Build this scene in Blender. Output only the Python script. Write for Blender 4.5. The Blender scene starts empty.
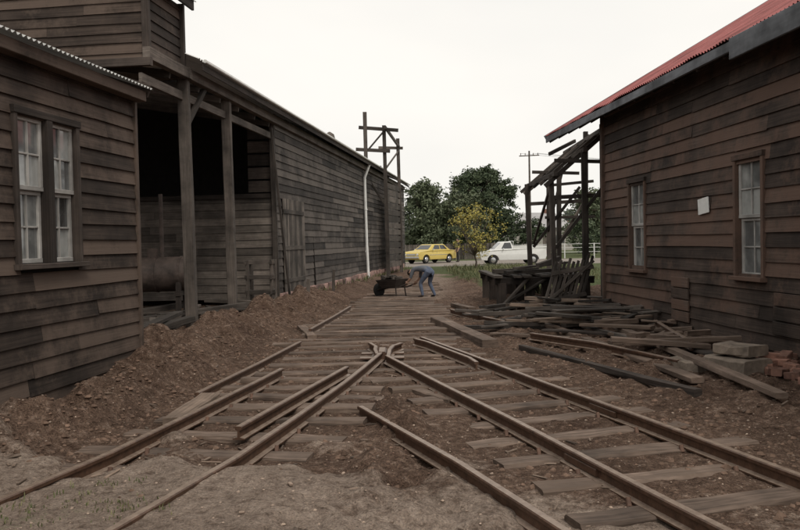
import bpy, math, random
from mathutils import Vector, Matrix, noise
R=random.Random(7)
sc=bpy.context.scene
def rad(a): return math.radians(a)
def clamp(t,a=0.,b=1.): return max(a,min(b,t))
def sm(t): t=clamp(t); return t*t*(3-2*t)
def interp(x,pts):
    if x<=pts[0][0]: return pts[0][1]
    for (a,b),(c,d) in zip(pts,pts[1:]):
        if x<=c: return b+(d-b)*(x-a)/(c-a)
    return pts[-1][1]
def V(*a): return Vector(a)
# ------------------------------------------------------------ materials
def newmat(name):
    m=bpy.data.materials.new(name); m.use_nodes=True
    nt=m.node_tree; b=nt.nodes['Principled BSDF']; return m,nt,b
def N(nt,t,**k):
    n=nt.nodes.new(t)
    for a,v in k.items():
        if a.startswith('i_'):
            n.inputs[a[2:].replace('_',' ')].default_value=v
        else: setattr(n,a,v)
    return n
def ramp(nt,stops):
    r=nt.nodes.new('ShaderNodeValToRGB'); e=r.color_ramp.elements
    e[0].position=stops[0][0]; e[0].color=(*stops[0][1],1)
    e[1].position=stops[-1][0]; e[1].color=(*stops[-1][1],1)
    for p,c in stops[1:-1]:
        q=e.new(p); q.color=(*c,1)
    return r
def mix(nt,blend,fac,a,b):
    m=nt.nodes.new('ShaderNodeMix'); m.data_type='RGBA'; m.blend_type=blend
    for s,v in ((0,fac),(6,a),(7,b)):
        if hasattr(v,'is_linked'): nt.links.new(v,m.inputs[s])
        else: m.inputs[s].default_value=v if s==0 else (*v,1)
    return m.outputs[2]
def wood(name,dark,light,rough=.85,patch=None,grain=(1.2,45),bump=.35,island=.55,patchscale=1.3):
    m,nt,b=newmat(name); L=nt.links
    tc=N(nt,'ShaderNodeTexCoord'); mp=N(nt,'ShaderNodeMapping'); mp.inputs['Scale'].default_value=(grain[0],grain[1],1)
    L.new(tc.outputs['UV'],mp.inputs[0])
    n1=N(nt,'ShaderNodeTexNoise',i_Scale=1.,i_Detail=3.,i_Roughness=.65); L.new(mp.outputs[0],n1.inputs['Vector'])
    geo=N(nt,'ShaderNodeNewGeometry')
    n2=N(nt,'ShaderNodeTexNoise',i_Scale=patchscale,i_Detail=4.,i_Roughness=.65); L.new(tc.outputs['Object'],n2.inputs['Vector'])
    r=ramp(nt,[(.25,dark),(.75,light)]); L.new(n1.outputs[0],r.inputs[0])
    ir=N(nt,'ShaderNodeMapRange'); ir.inputs[3].default_value=1-island; ir.inputs[4].default_value=1+island; L.new(geo.outputs['Random Per Island'],ir.inputs[0])
    pr=N(nt,'ShaderNodeMapRange'); pr.inputs[1].default_value=.32; pr.inputs[2].default_value=.68; pr.inputs[3].default_value=.5; pr.inputs[4].default_value=1.6; L.new(n2.outputs[0],pr.inputs[0])
    mu=N(nt,'ShaderNodeMath',operation='MULTIPLY'); L.new(ir.outputs[0],mu.inputs[0]); L.new(pr.outputs[0],mu.inputs[1])
    sc_=N(nt,'ShaderNodeVectorMath',operation='SCALE'); L.new(r.outputs[0],sc_.inputs[0]); L.new(mu.outputs[0],sc_.inputs['Scale'])
    out=sc_.outputs[0]
    if patch:
        n3=N(nt,'ShaderNodeTexNoise',i_Scale=1.1,i_Detail=6.,i_Roughness=.75); L.new(tc.outputs['Object'],n3.inputs['Vector'])
        a=N(nt,'ShaderNodeMath',operation='MULTIPLY_ADD'); L.new(geo.outputs['Random Per Island'],a.inputs[0]); a.inputs[1].default_value=.28; L.new(n3.outputs[0],a.inputs[2])
        rr=ramp(nt,[(.60,(0,0,0)),(.76,(1,1,1))]); L.new(a.outputs[0],rr.inputs[0])
        mm=N(nt,'ShaderNodeMath',operation='MULTIPLY'); L.new(rr.outputs[0],mm.inputs[0]); mm.inputs[1].default_value=.75
        out=mix(nt,'MIX',mm.outputs[0],out,patch)
    L.new(out,b.inputs['Base Color'])
    b.inputs['Roughness'].default_value=rough; b.inputs['Specular IOR Level'].default_value=.3
    bp=N(nt,'ShaderNodeBump',i_Strength=bump,i_Distance=.01); L.new(n1.outputs[0],bp.inputs['Height']); L.new(bp.outputs[0],b.inputs['Normal'])
    return m
def plain(name,col,rough=.6,metal=0.,var=.35,scale=6.,bump=.0,spec=.4,island=0.):
    m,nt,b=newmat(name); L=nt.links
    tc=N(nt,'ShaderNodeTexCoord')
    n=N(nt,'ShaderNodeTexNoise',i_Scale=scale,i_Detail=5.,i_Roughness=.65); L.new(tc.outputs['Object'],n.inputs['Vector'])
    r=ramp(nt,[(.3,tuple(c*(1-var) for c in col)),(.7,tuple(min(1,c*(1+var)) for c in col))]); L.new(n.outputs[0],r.inputs[0])
    out=r.outputs[0]
    if island:
        geo=N(nt,'ShaderNodeNewGeometry')
        ir=N(nt,'ShaderNodeMapRange'); ir.inputs[3].default_value=1-island; ir.inputs[4].default_value=1+island; L.new(geo.outputs['Random Per Island'],ir.inputs[0])
        s=N(nt,'ShaderNodeVectorMath',operation='SCALE'); L.new(out,s.inputs[0]); L.new(ir.outputs[0],s.inputs['Scale']); out=s.outputs[0]
    L.new(out,b.inputs['Base Color']); b.inputs['Roughness'].default_value=rough; b.inputs['Metallic'].default_value=metal
    b.inputs['Specular IOR Level'].default_value=spec
    if bump:
        bp=N(nt,'ShaderNodeBump',i_Strength=bump,i_Distance=.02); L.new(n.outputs[0],bp.inputs['Height']); L.new(bp.outputs[0],b.inputs['Normal'])
    return m
M_hut=wood('tarred_boards',(.026,.0185,.0145),(.078,.057,.046),patch=(.118,.086,.068),island=.4)
M_shed=wood('black_boards',(.024,.0195,.0175),(.074,.062,.055),patch=(.125,.107,.094),island=.5)
M_right=wood('brown_boards',(.028,.0195,.0155),(.082,.059,.048),patch=(.135,.082,.061),island=.4)
M_grey=wood('grey_boards',(.05,.043,.037),(.14,.118,.102))
M_dark=wood('dark_timber',(.02,.0155,.013),(.06,.047,.04))
M_post=wood('post_timber',(.034,.028,.024),(.105,.088,.076))
M_sleeper=wood('sleeper_wood',(.062,.043,.033),(.22,.162,.128),patch=(.12,.087,.067),grain=(2,28),bump=.9,island=.35)
M_plank=wood('plank_wood',(.08,.058,.044),(.25,.187,.146),island=.5)
M_sash=wood('sash_paint',(.2,.19,.18),(.42,.41,.39),island=.15,bump=.2)
M_fascia=wood('fascia_paint',(.08,.084,.092),(.16,.167,.18),island=.15,grain=(1,8))
M_red=plain('red_corrugated_iron',(.29,.10,.095),rough=.7,var=.5,scale=1.3,spec=.25)
M_iron=plain('galvanised_iron',(.36,.36,.35),rough=.55,var=.35,scale=2.,spec=.4)
M_pale=plain('pale_iron',(.62,.62,.61),rough=.5,var=.2,scale=1.5)
M_rust=plain('rusty_iron',(.11,.062,.043),rough=.75,var=.5,scale=9,bump=.4)
M_drum=plain('sooty_iron',(.068,.05,.042),rough=.7,var=.5,scale=5,bump=.4)
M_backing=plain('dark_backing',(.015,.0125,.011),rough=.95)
M_white=plain('white_paint',(.72,.72,.70),rough=.5,var=.12)
M_conc=plain('concrete',(.185,.148,.118),rough=.9,var=.45,scale=5,bump=.5,island=.2)
M_brick=plain('brick_red',(.18,.095,.07),rough=.9,var=.5,scale=7,bump=.4,island=.5)
M_plinth=plain('plinth_pinkish',(.30,.19,.165),rough=.9,var=.6,scale=3,bump=.4,island=.5)
M_clod=plain('soil_clods',(.135,.090,.067),rough=.97,var=.4,scale=20,island=.4,spec=.1)
M_stone=plain('pale_chips',(.27,.205,.16),rough=.9,var=.4,scale=20,island=.5)
M_rail,nt,b=newmat('rail_steel'); L=nt.links
tc=N(nt,'ShaderNodeTexCoord'); geo=N(nt,'ShaderNodeNewGeometry'); sx=N(nt,'ShaderNodeSeparateXYZ'); L.new(geo.outputs['Normal'],sx.inputs[0])
n=N(nt,'ShaderNodeTexNoise',i_Scale=14.,i_Detail=5.,i_Roughness=.7); L.new(tc.outputs['Object'],n.inputs['Vector'])
r=ramp(nt,[(.3,(.052,.028,.018)),(.7,(.145,.082,.054))]); L.new(n.outputs[0],r.inputs[0])
r2=ramp(nt,[(.3,(.165,.115,.086)),(.7,(.34,.26,.205))]); L.new(n.outputs[0],r2.inputs[0])
tp=ramp(nt,[(.8,(0,0,0)),(.97,(1,1,1))]); L.new(sx.outputs[2],tp.inputs[0])
L.new(mix(nt,'MIX',tp.outputs[0],r.outputs[0],r2.outputs[0]),b.inputs['Base Color'])
b.inputs['Roughness'].default_value=.48; b.inputs['Metallic'].default_value=.25
bp=N(nt,'ShaderNodeBump',i_Strength=.3,i_Distance=.01); L.new(n.outputs[0],bp.inputs['Height']); L.new(bp.outputs[0],b.inputs['Normal'])
M_glass,nt,b=newmat('dust_and_reflection_glass'); L=nt.links  # pale pane tones paint in reflections as well as dust
tc=N(nt,'ShaderNodeTexCoord'); geo=N(nt,'ShaderNodeNewGeometry')
n=N(nt,'ShaderNodeTexNoise',i_Scale=3.,i_Detail=3.); L.new(tc.outputs['Object'],n.inputs['Vector'])
a=N(nt,'ShaderNodeMath',operation='MULTIPLY_ADD'); L.new(geo.outputs['Random Per Island'],a.inputs[0]); a.inputs[1].default_value=.5; L.new(n.outputs[0],a.inputs[2])
r=ramp(nt,[(.4,(.03,.03,.03)),(.75,(.13,.135,.135)),(1.,(.34,.35,.34))]); L.new(a.outputs[0],r.inputs[0]); L.new(r.outputs[0],b.inputs['Base Color'])
b.inputs['Roughness'].default_value=.07; b.inputs['Specular IOR Level'].default_value=1.
bp=N(nt,'ShaderNodeBump',i_Strength=.06,i_Distance=.01); L.new(n.outputs[0],bp.inputs['Height']); L.new(bp.outputs[0],b.inputs['Normal'])
M_carglass=plain('car_glass',(.03,.032,.035),rough=.08,var=.1,spec=.9)
def leafmat(name,a_,b_,c_):
    m,nt,b=newmat(name); L=nt.links
    geo=N(nt,'ShaderNodeNewGeometry'); r=ramp(nt,[(0,a_),(.5,b_),(1,c_)]); L.new(geo.outputs['Random Per Island'],r.inputs[0])
    L.new(r.outputs[0],b.inputs['Base Color']); b.inputs['Roughness'].default_value=.6; b.inputs['Specular IOR Level'].default_value=.2
    return m
M_leafd=leafmat('leaf_dark',(.04,.055,.034),(.068,.092,.05),(.11,.135,.078))  # leaf tones lightened to paint in some distance haze
M_leafm=leafmat('leaf_olive',(.06,.078,.045),(.10,.12,.07),(.15,.17,.105))
M_leafy=leafmat('leaf_yellow',(.20,.20,.06),(.38,.33,.09),(.52,.42,.12))
M_grass=leafmat('grass_blades',(.07,.08,.035),(.12,.13,.06),(.22,.2,.11))
M_bark=plain('bark',(.09,.07,.055),rough=.95,var=.4,scale=8,bump=.5)
# ------------------------------------------------------------ mesh builder
class MB:
    def __init__(s): s.v=[];s.f=[];s.uv=[]
    def face(s,idx,uvs=None):
        s.f.append(idx); s.uv.append(uvs if uvs else [(s.v[i][0]+s.v[i][1],s.v[i][2]) for i in idx])
    def quad(s,a,b,c,d,uvs=None):
        k=len(s.v); s.v+= [tuple(a),tuple(b),tuple(c),tuple(d)]; s.face((k,k+1,k+2,k+3),uvs)
    def beam(s,p0,p1,w,h,ch=.006,seg=1,jit=0.,up=None,sag=0.):
        p0=Vector(p0);p1=Vector(p1);d=p1-p0;Ln=d.length;d.normalize()
        u=Vector(up) if up else V(0,0,1)
        if abs(d.dot(u))>.95: u=V(0,1,0)
        sd=d.cross(u).normalized(); u2=sd.cross(d).normalized()
        a,bh=w/2,h/2; c=min(ch,a*.5,bh*.5)
        prof=[(-a+c,-bh),(a-c,-bh),(a,-bh+c),(a,bh-c),(a-c,bh),(-a+c,bh),(-a,bh-c),(-a,-bh+c)]
        per=[0]
        for i in range(8):
            q=prof[(i+1)%8];p=prof[i]; per.append(per[-1]+math.hypot(q[0]-p[0],q[1]-p[1]))
        ou=R.random()*50; ov=R.random()*50; k=len(s.v)
        for i in range(seg+1):
            t=i/seg; c0=p0+d*Ln*t+u2*(-sag*4*t*(1-t)); 
            for (x,z) in prof:
                s.v.append(tuple(c0+sd*(x+R.uniform(-jit,jit))+u2*(z+R.uniform(-jit,jit))))
        for i in range(seg):
            for j in range(8):
                A=k+i*8+j;B=k+i*8+(j+1)%8
                s.face((A,B,B+8,A+8),[(ou+Ln*i/seg,ov+per[j]),(ou+Ln*i/seg,ov+per[j+1]),(ou+Ln*(i+1)/seg,ov+per[j+1]),(ou+Ln*(i+1)/seg,ov+per[j])])
        s.face(tuple(k+j for j in range(8))[::-1],[(ov+prof[j][0]*4,ou+prof[j][1]) for j in range(8)][::-1])
        e=k+seg*8
        s.face(tuple(e+j for j in range(8)),[(ov+prof[j][0]*4,ou+prof[j][1]) for j in range(8)])
    def sweep(s,pts,prof,closed_ends=True):
        k=len(s.v);n=len(prof);pts=[Vector(p) for p in pts]
        for i,p in enumerate(pts):
            d=(pts[min(i+1,len(pts)-1)]-pts[max(i-1,0)]).normalized()
            sd=d.cross(V(0,0,1)).normalized();u=sd.cross(d)
            for x,z in prof: s.v.append(tuple(p+sd*x+u*z))
        for i in range(len(pts)-1):
            for j in range(n):
                A=k+i*n+j;B=k+i*n+(j+1)%n; s.face((A,B,B+n,A+n))
        s.face(tuple(range(k,k+n))[::-1]); e=k+(len(pts)-1)*n; s.face(tuple(range(e,e+n)))
    def tube(s,pts,rr,n=8,cap=True):
        pts=[Vector(p) for p in pts];k=len(s.v)
        if not isinstance(rr,(list,tuple)): rr=[rr]*len(pts)
        ref=V(0,0,1)
        for i,p in enumerate(pts):
            d=(pts[min(i+1,len(pts)-1)]-pts[max(i-1,0)]).normalized()
            r_=ref if abs(d.dot(ref))<.93 else V(1,0,0)
            a=d.cross(r_).normalized();b=a.cross(d)
            for j in range(n):
                t=2*math.pi*j/n; s.v.append(tuple(p+(a*math.cos(t)+b*math.sin(t))*rr[i]))
        for i in range(len(pts)-1):
            for j in range(n):
                A=k+i*n+j;B=k+i*n+(j+1)%n; s.face((A,B,B+n,A+n))
        if cap:
            s.face(tuple(range(k,k+n))[::-1]); e=k+(len(pts)-1)*n; s.face(tuple(range(e,e+n)))
    def corr(s,O,U,Vv,pitch=.08,amp=.011,rows=1,jit=.0):
        O=Vector(O);U=Vector(U);Vv=Vector(Vv);nrm=U.cross(Vv).normalized()
        nc=int(U.length/pitch*6);k=len(s.v)
        for r_ in range(rows+1):
            for i in range(nc+1):
                s.v.append(tuple(O+U*(i/nc)+Vv*(r_/rows)+nrm*(amp*math.sin(i/6*2*math.pi)+jit*noise.noise(V(i*.02,r_*3,1.1)))))
        for r_ in range(rows):
            for i in range(nc):
                A=k+r_*(nc+1)+i; s.face((A,A+1,A+nc+2,A+nc+1))
def empty(name,loc=(0,0,0)):
    e=bpy.data.objects.new(name,None); e.location=loc; sc.collection.objects.link(e); return e
def mk(name,mb,mat,parent=None,smooth=False):
    me=bpy.data.meshes.new(name); me.from_pydata(mb.v,[],mb.f)
    uvl=me.uv_layers.new(name='UVMap'); flat=[]
    for u in mb.uv:
        for q in u: flat+= [q[0],q[1]]
    uvl.data.foreach_set('uv',flat)
    if smooth: me.polygons.foreach_set('use_smooth',[True]*len(me.polygons))
    me.materials.append(mat); me.update()
    o=bpy.data.objects.new(name,me); sc.collection.objects.link(o)
    if parent: o.parent=parent
    return o
class Wall:
    def __init__(s,A,B,side):
        s.A=V(A[0],A[1],0);s.B=V(B[0],B[1],0);s.d=(s.B-s.A);s.L=s.d.length;s.d.normalize()
        s.n=V(s.d.y,-s.d.x,0)*side
    def P(s,t,z,o=0.): 
        p=s.A+s.d*t+s.n*o; return V(p.x,p.y,z)
    def sy(s,y): return (y-s.A.y)/s.d.y
def boards(w,z0,z1,holes=(),bh=.18,mb=None,back=None,topfn=None,miss=0.,s0=0.,s1=None):
    mb=mb or MB();back=back or MB()
    s1=w.L if s1 is None else s1
    ss=sorted({s0,s1,*[h[0] for h in holes],*[h[1] for h in holes]});zz=sorted({z0,z1,*[h[2] for h in holes],*[h[3] for h in holes]})
    if not topfn:
        for a,b in zip(ss,ss[1:]):
            for c,d in zip(zz,zz[1:]):
                ms,mz=(a+b)/2,(c+d)/2
                if any(h[0]<ms<h[1] and h[2]<mz<h[3] for h in holes): continue
                back.quad(w.P(a,c,-.01),w.P(b,c,-.01),w.P(b,d,-.01),w.P(a,d,-.01))
    z=z0
    while z<z1-.01:
        zt=min(z+bh,z1); zc=(z+zt)/2
        iv=[(s0,s1)]
        if topfn: iv=topfn(zc)
        for h in holes:
            if h[2]-.02<zc<h[3]+.02:
                nv=[]
                for a,b in iv:
                    if h[1]<=a or h[0]>=b: nv.append((a,b)); continue
                    if h[0]>a: nv.append((a,h[0]))
                    if h[1]<b: nv.append((h[1],b))
                iv=nv
        for a,b in iv:
            x=a
            while x<b-.02:
                ln=R.uniform(2.2,4.2); e=x+ln
                if b-e<.6: e=b
                if R.random()<miss: x=e; continue
                n=max(1,int((e-x)/.8)); ou,ov=R.random()*40,R.random()*40
                dz=R.uniform(-.006,.006); k=len(mb.v); tilt=R.uniform(-.010,.010)
                for i in range(n+1):
                    t=x+.0015+(e-x-.003)*i/n; j=R.uniform(-.005,.005); jo=R.uniform(-.003,.007)
                    zz0=z+dz+j+tilt*(i/n-.5)
                    mb.v+= [tuple(w.P(t,zz0-.012,.006)),tuple(w.P(t,zz0-.012,.034+jo)),tuple(w.P(t,zt+.0+tilt*(i/n-.5),.010))]
                for i in range(n):
                    A=k+i*3; u0=ou+(e-x)*i/n;u1=ou+(e-x)*(i+1)/n
                    mb.face((A,A+3,A+4,A+1),[(u0,ov-.03),(u1,ov-.03),(u1,ov),(u0,ov)])
                    mb.face((A+1,A+4,A+5,A+2),[(u0,ov),(u1,ov),(u1,ov+bh),(u0,ov+bh)])
                x=e
        z+=bh
    return mb,back
def window(par,w,s0,s1,z0,z1,units=1,sashmat=M_sash,framemat=M_dark,name='window'):
    fr=MB();sa=MB();gl=MB();n=w.n
    def bb(m,a,za,b,zb,wd,dp,o): m.beam(w.P(a,za,o),w.P(b,zb,o),wd,dp,ch=.004,up=n)
    bb(fr,s0-.03,z0-.06,s0-.03,z1+.06,.06,.09,.012); bb(fr,s1+.03,z0-.06,s1+.03,z1+.06,.06,.09,.012)
    bb(fr,s0-.07,z1+.04,s1+.07,z1+.04,.07,.105,.016); 
    bb(fr,s0-.09,z0-.03,s1+.09,z0-.03,.05,.15,.035)
    uw=(s1-s0)/units
    for u in range(units):
        a=s0+u*uw+(.05 if u else .005); b=s0+(u+1)*uw-(.05 if u<units-1 else .005)
        if u: bb(fr,s0+u*uw,z0,s0+u*uw,z1,.10,.10,.018)
        zm=(z0+z1)/2
        for (za,zb,o) in ((z0,zm,-.045),(zm,z1,-.012)):
            for q in (a+.022,b-.022): bb(sa,q,za+.045,q,zb-.04,.044,.035,o)
            bb(sa,a,za+.0225,b,za+.0225,.045,.037,o); bb(sa,a,zb-.02,b,zb-.02,.04,.037,o)
            m_=(a+b)/2; bb(sa,m_,za+.045,m_,zb-.04,.02,.025,o); zq=(za+zb)/2; bb(sa,a+.044,zq,b-.044,zq,.02,.022,o)
            for (x0,x1) in ((a+.04,m_-.008),(m_+.008,b-.04)):
                for (y0,y1) in ((za+.04,zq-.008),(zq+.008,zb-.035)):
                    tt=R.uniform(-.004,.004)
                    gl.quad(w.P(x0,y0,o-.008+tt),w.P(x1,y0,o-.008),w.P(x1,y1,o-.008),w.P(x0,y1,o-.008+tt))
    e=empty(name); e.parent=par
    mk('frame',fr,framemat,e);mk('sashes',sa,sashmat,e);mk('panes',gl,M_glass,e)
# ------------------------------------------------------------ ground
def xhut(y): return -4.59+.14*y
def xsh(y): return -5.95+.127*y
def xrt(y): return 5.085-.07*y
def xRr(y): return .42+.282*(12.0-y)
def xLb(y): return interp(y,[(0,-2.9),(2.8,-2.08),(4.2,-1.55),(5.5,-1.18),(6.95,-.90),(8.5,-.62),(11.1,-.22)])
def xleft(y): return interp(y,[(2,-3.9),(4.5,-3.1),(7.,-2.45),(9.5,-2.15),(12,-2.0),(16,-1.85),(22,-1.35),(30,-1.0),(45,.1)])
def fb(x,y,s,seed,o=4):
    return noise.fractal(V(x*s,y*s,seed),1.,2.,o)
def sandmask(x,y):
    zb=5.65-.62*max(0,x+1.1)+.10*min(0,x+2)*-1
    return sm((zb-y)/1.1+.5+1.2*fb(x,y,1.4,3.3))
def H(x,y):
    f=clamp((46-y)/10); 
    h=.0
    if f>0:
        h+=.020*fb(x,y,1.1,.5)+.020*fb(x,y,5,9.,5)*f
        xl=xleft(y); xw=xhut(y) if y<9.8 else xsh(y)
        t=(xl-x)/max(.5,(xl-xw)); amp=interp(y,[(2,.04),(5,.12),(7,.25),(10,.30),(13,.26),(18,.16),(30,.08),(45,0)])
        bk=sm(t*2.0)*(1-(.8 if y<9.8 else .6)*sm((t-.5)/.45))*amp
        inside=clamp(1.5-t,0,1) if y>9.8 else 1
        mound=sm(t*2.2)*(1-.85*sm((t-.6)/.4))*max(0,fb(x,y,.95,14.1,3)+.12)*.55*interp(y,[(4.8,.0),(6.2,.8),(8,1),(17,1),(24,.5),(40,0)])
        lump=sm(t*3)*.07*(.3+1.5*fb(x,y,2.9,4.1,5))*interp(y,[(4.5,.0),(6,1),(24,1),(45,0)])
        h+=(bk+mound+lump)*inside
        xr=xRr(y)+.6 if y<12 else interp(y,[(12,1.05),(20,1.4),(40,2.5)])
        t=(x-xr)/max(.6,(xrt(y)-xr)); h+=sm(t)*.10*f+sm(t*2.)*.08*(.4+1.3*fb(x,y,2.3,8.1,5))*f
        if 3.8<y<11.:
            a=xLb(y)+.6; b=xRr(y)-1.65
            if a<b: 
                q=(x-a)/(b-a)
                if 0<q<1: h+=.075*sm(4*q*(1-q))*(.6+1.5*fb(x,y,2.9,2.2,5))
        s=sandmask(x,y)
        h+=s*.098*clamp((.5-x)/1.2)
        h+=-.008+.04*max(0,fb(x,y,.8,6.6)-.02)
    return h
def axis(spec):
    out=[];x=spec[0][0]
    for a,b,st in spec:
        n=max(1,round((b-a)/st)); out+= [a+(b-a)*i/n for i in range(n)]
    out.append(spec[-1][1]); return out
xs=axis([(-900,-200,175),(-200,-40,20),(-40,-10,3),(-10,-6,.4),(-6,6,.042),(6,12,.4),(12,40,3),(40,200,20),(200,900,175)])
ys=axis([(-60,0,10),(0,3,.5),(3,13.5,.038),(13.5,24,.1),(24,50,.4),(50,120,4),(120,1200,90)])
vs=[];cols=[]
for y in ys:
    for x in xs:
        near=(-14<x<14 and 0<y<48)
        vs.append((x,y,H(x,y) if near else 0.))
        s=sandmask(x,y) if near and y<9 else 0.
        gs=0.
        if y>24: gs=sm((y-30)/8-(2.2-x)/1.2+1.2*noise.noise(V(x*.5,y*.3,2)))*.95
        if y>64: gs=.9
        if abs(x)>30: gs=.9
        if near and y<6.5: gs=max(gs,.4*sm((noise.noise(V(x*1.3,y*1.3,7.7))-.25)*3.5)*sm((-1.-x)/1.))
        pale=0.
        if 22<y<50: pale=sm(1-abs(x-interp(y,[(22,.4),(36,1.7),(50,3.2)]))/1.4)*.75
        cols.append((max(s,pale),gs,0,1))
nx=len(xs);fs=[(j*nx+i,j*nx+i+1,(j+1)*nx+i+1,(j+1)*nx+i) for j in range(len(ys)-1) for i in range(nx-1)]
me=bpy.data.meshes.new('ground');me.from_pydata(vs,[],fs);me.polygons.foreach_set('use_smooth',[True]*len(fs))
ca=me.color_attributes.new('zones','FLOAT_COLOR','POINT'); ca.data.foreach_set('color',[c for q in cols for c in q])
ground=bpy.data.objects.new('ground',me);sc.collection.objects.link(ground)
M_ground,nt,b=newmat('yard_soil');L=nt.links
tc=N(nt,'ShaderNodeTexCoord');at=N(nt,'ShaderNodeAttribute');at.attribute_name='zones'
sp=N(nt,'ShaderNodeSeparateColor');L.new(at.outputs['Color'],sp.inputs[0])
def nz(s,d=5.,r_=.65):
    n=N(nt,'ShaderNodeTexNoise',i_Scale=s,i_Detail=d,i_Roughness=r_);L.new(tc.outputs['Object'],n.inputs['Vector']);return n.outputs[0]
n1=nz(1.1,4.);n2=nz(13.,6.,.72);n3=nz(70.,3.,.7)
s1=ramp(nt,[(.32,(.066,.043,.032)),(.52,(.142,.097,.074)),(.70,(.24,.172,.134))]);L.new(n2,s1.inputs[0])
s2=ramp(nt,[(.3,(.64,.60,.58)),(.7,(1.28,1.26,1.24))]);L.new(n1,s2.inputs[0])
soil=mix(nt,'MULTIPLY',1.,s1.outputs[0],s2.outputs[0])
s3=ramp(nt,[(.32,(.42,.42,.42)),(.5,(1.,1.,1.)),(.68,(1.65,1.62,1.58))]);L.new(n3,s3.inputs[0])
soil=mix(nt,'MULTIPLY',.9,soil,s3.outputs[0])
sa_=ramp(nt,[(.3,(.18,.138,.112)),(.52,(.30,.24,.198)),(.72,(.40,.33,.278))]);L.new(n2,sa_.inputs[0])
sand=mix(nt,'MULTIPLY',.6,sa_.outputs[0],s3.outputs[0])
sand=mix(nt,'MULTIPLY',.7,sand,s2.outputs[0])
gr=ramp(nt,[(.35,(.05,.065,.028)),(.55,(.10,.12,.055)),(.75,(.19,.175,.095))]);L.new(n2,gr.inputs[0])
def brk(src,lo,hi):
    a=N(nt,'ShaderNodeMath',operation='ADD');L.new(src,a.inputs[0])
    q=N(nt,'ShaderNodeMapRange');q.inputs[1].default_value=.3;q.inputs[2].default_value=.7;q.inputs[3].default_value=-.4;q.inputs[4].default_value=.4;L.new(n2,q.inputs[0]);L.new(q.outputs[0],a.inputs[1])
    m=N(nt,'ShaderNodeMapRange');m.inputs[1].default_value=lo;m.inputs[2].default_value=hi;L.new(a.outputs[0],m.inputs[0]);return m.outputs[0]
c=mix(nt,'MIX',brk(sp.outputs[0],.1,.95),soil,sand)
c=mix(nt,'MIX',brk(sp.outputs[1],.4,.85),c,gr.outputs[0])
L.new(c,b.inputs['Base Color']);b.inputs['Roughness'].default_value=.97;b.inputs['Specular IOR Level'].default_value=.1
ad=N(nt,'ShaderNodeMath',operation='MULTIPLY_ADD');L.new(n3,ad.inputs[0]);ad.inputs[1].default_value=.35;L.new(n2,ad.inputs[2])
bp=N(nt,'ShaderNodeBump',i_Strength=1.,i_Distance=.06);L.new(ad.outputs[0],bp.inputs['Height']);L.new(bp.outputs[0],b.inputs['Normal'])
me.materials.append(M_ground)
rd=MB();rd.quad((-70,50.6,.004),(90,50.6,.004),(90,63.5,.004),(-70,63.5,.004))
mk('gravel_road',rd,plain('road_gravel',(.21,.18,.155),rough=.95,var=.3,scale=1.2,bump=.3))
# ------------------------------------------------------------ tracks
RP=[(-.055,0),(.055,0),(.055,.012),(.012,.022),(.009,.08),(.030,.088),(.032,.112),(.024,.120),(-.024,.120),(-.032,.112),(-.030,.088),(-.009,.08),(-.012,.022),(-.055,.012)]
RP=[(x*.92,z*.92) for x,z in RP]
RZ=.014
def railpath(fn,y0,y1,off=0.,z=RZ,n=16):
    pts=[]
    for i in range(n+1):
        y=y0+(y1-y0)*i/n; e=.25
        dx=(fn(y+e)-fn(y-e))/(2*e); nn=math.hypot(1,dx)
        pts.append((fn(y)+off/nn+.004*math.sin(y*2.1), y-off*dx/nn, z+.004*math.sin(y*1.3+off))) 
    return pts
G=1.02; GL=.98
trk=empty('railway_track')
mb=MB()
mb.sweep(railpath(xRr,2.0,12.4),RP)
mb.sweep(railpath(xRr,2.0,10.7,-G),RP)
mk('rails',mb,M_rail,trk)
mb=MB()
mb.sweep([(xRr(9.7)-.16,9.7,RZ),(xRr(10.1)-.10,10.1,RZ),(xRr(11.8)-.10,11.8,RZ),(xRr(12.2)-.16,12.2,RZ)],RP)
fx,fy=-.27,11.0
mb.sweep([(xRr(10.6)-G-.12,10.6,RZ),(fx-.10,11.05,RZ),(fx-.10,11.4,RZ),(fx-.2,11.8,RZ)],RP)
mb.sweep([(xLb(10.4)+.15,10.4,RZ),(fx+.10,11.0,RZ),(fx+.14,11.4,RZ),(fx+.26,11.7,RZ)],RP)
mb.beam((fx,10.7,.08),(fx,11.15,.08),.12,.11,ch=.02)
mb.beam((fx-.3,10.85,.03),(fx+.3,10.85,.03),.15,.02); mb.beam((fx-.3,11.3,.03),(fx+.3,11.3,.03),.15,.02)
for (x,y) in ((xRr(7.1),7.1),(xRr(5.4)-G*1.04,5.4)):
    d=V(-.282,1,0).normalized()
    for s_ in (-.022,.022):
        p=V(x+s_,y,RZ+.048);mb.beam(p-d*.22,p+d*.22,.018,.05,ch=.004)
mk('crossing_and_check_rails',mb,M_rail,trk)
sl=MB();ch=MB()
def sleeper(cx,cy,ang,ln,z=.012,w=.21,mbx=None):
    d=V(math.cos(ang),math.sin(ang),0)
    p=V(cx,cy,z-.06)
    tilt=R.uniform(-.012,.012)
    (mbx or sl).beam(p-d*ln/2+V(0,0,tilt),p+d*ln/2-V(0,0,tilt),w*R.uniform(.85,1.08),.12,ch=.016,seg=8,jit=.008)
y=2.4
while y<9.7:
    cx=xRr(y)-G/2; ang=math.atan(.282)+R.uniform(-.03,.03)
    ln=2.0*R.uniform(.94,1.05)
    sleeper(cx+.14*(R.random()-.5),y,ang,ln,z=.023+R.uniform(-.012,.006))
    for o in (0,-G*1.04):
        px=xRr(y)+o
        for s_ in (-.08,.08): ch.beam((px+s_,y-.01,.0),(px+s_,y+.02,.045),.03,.03,ch=.006)
    y+=.59+R.uniform(-.04,.04)
y=9.95
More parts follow.
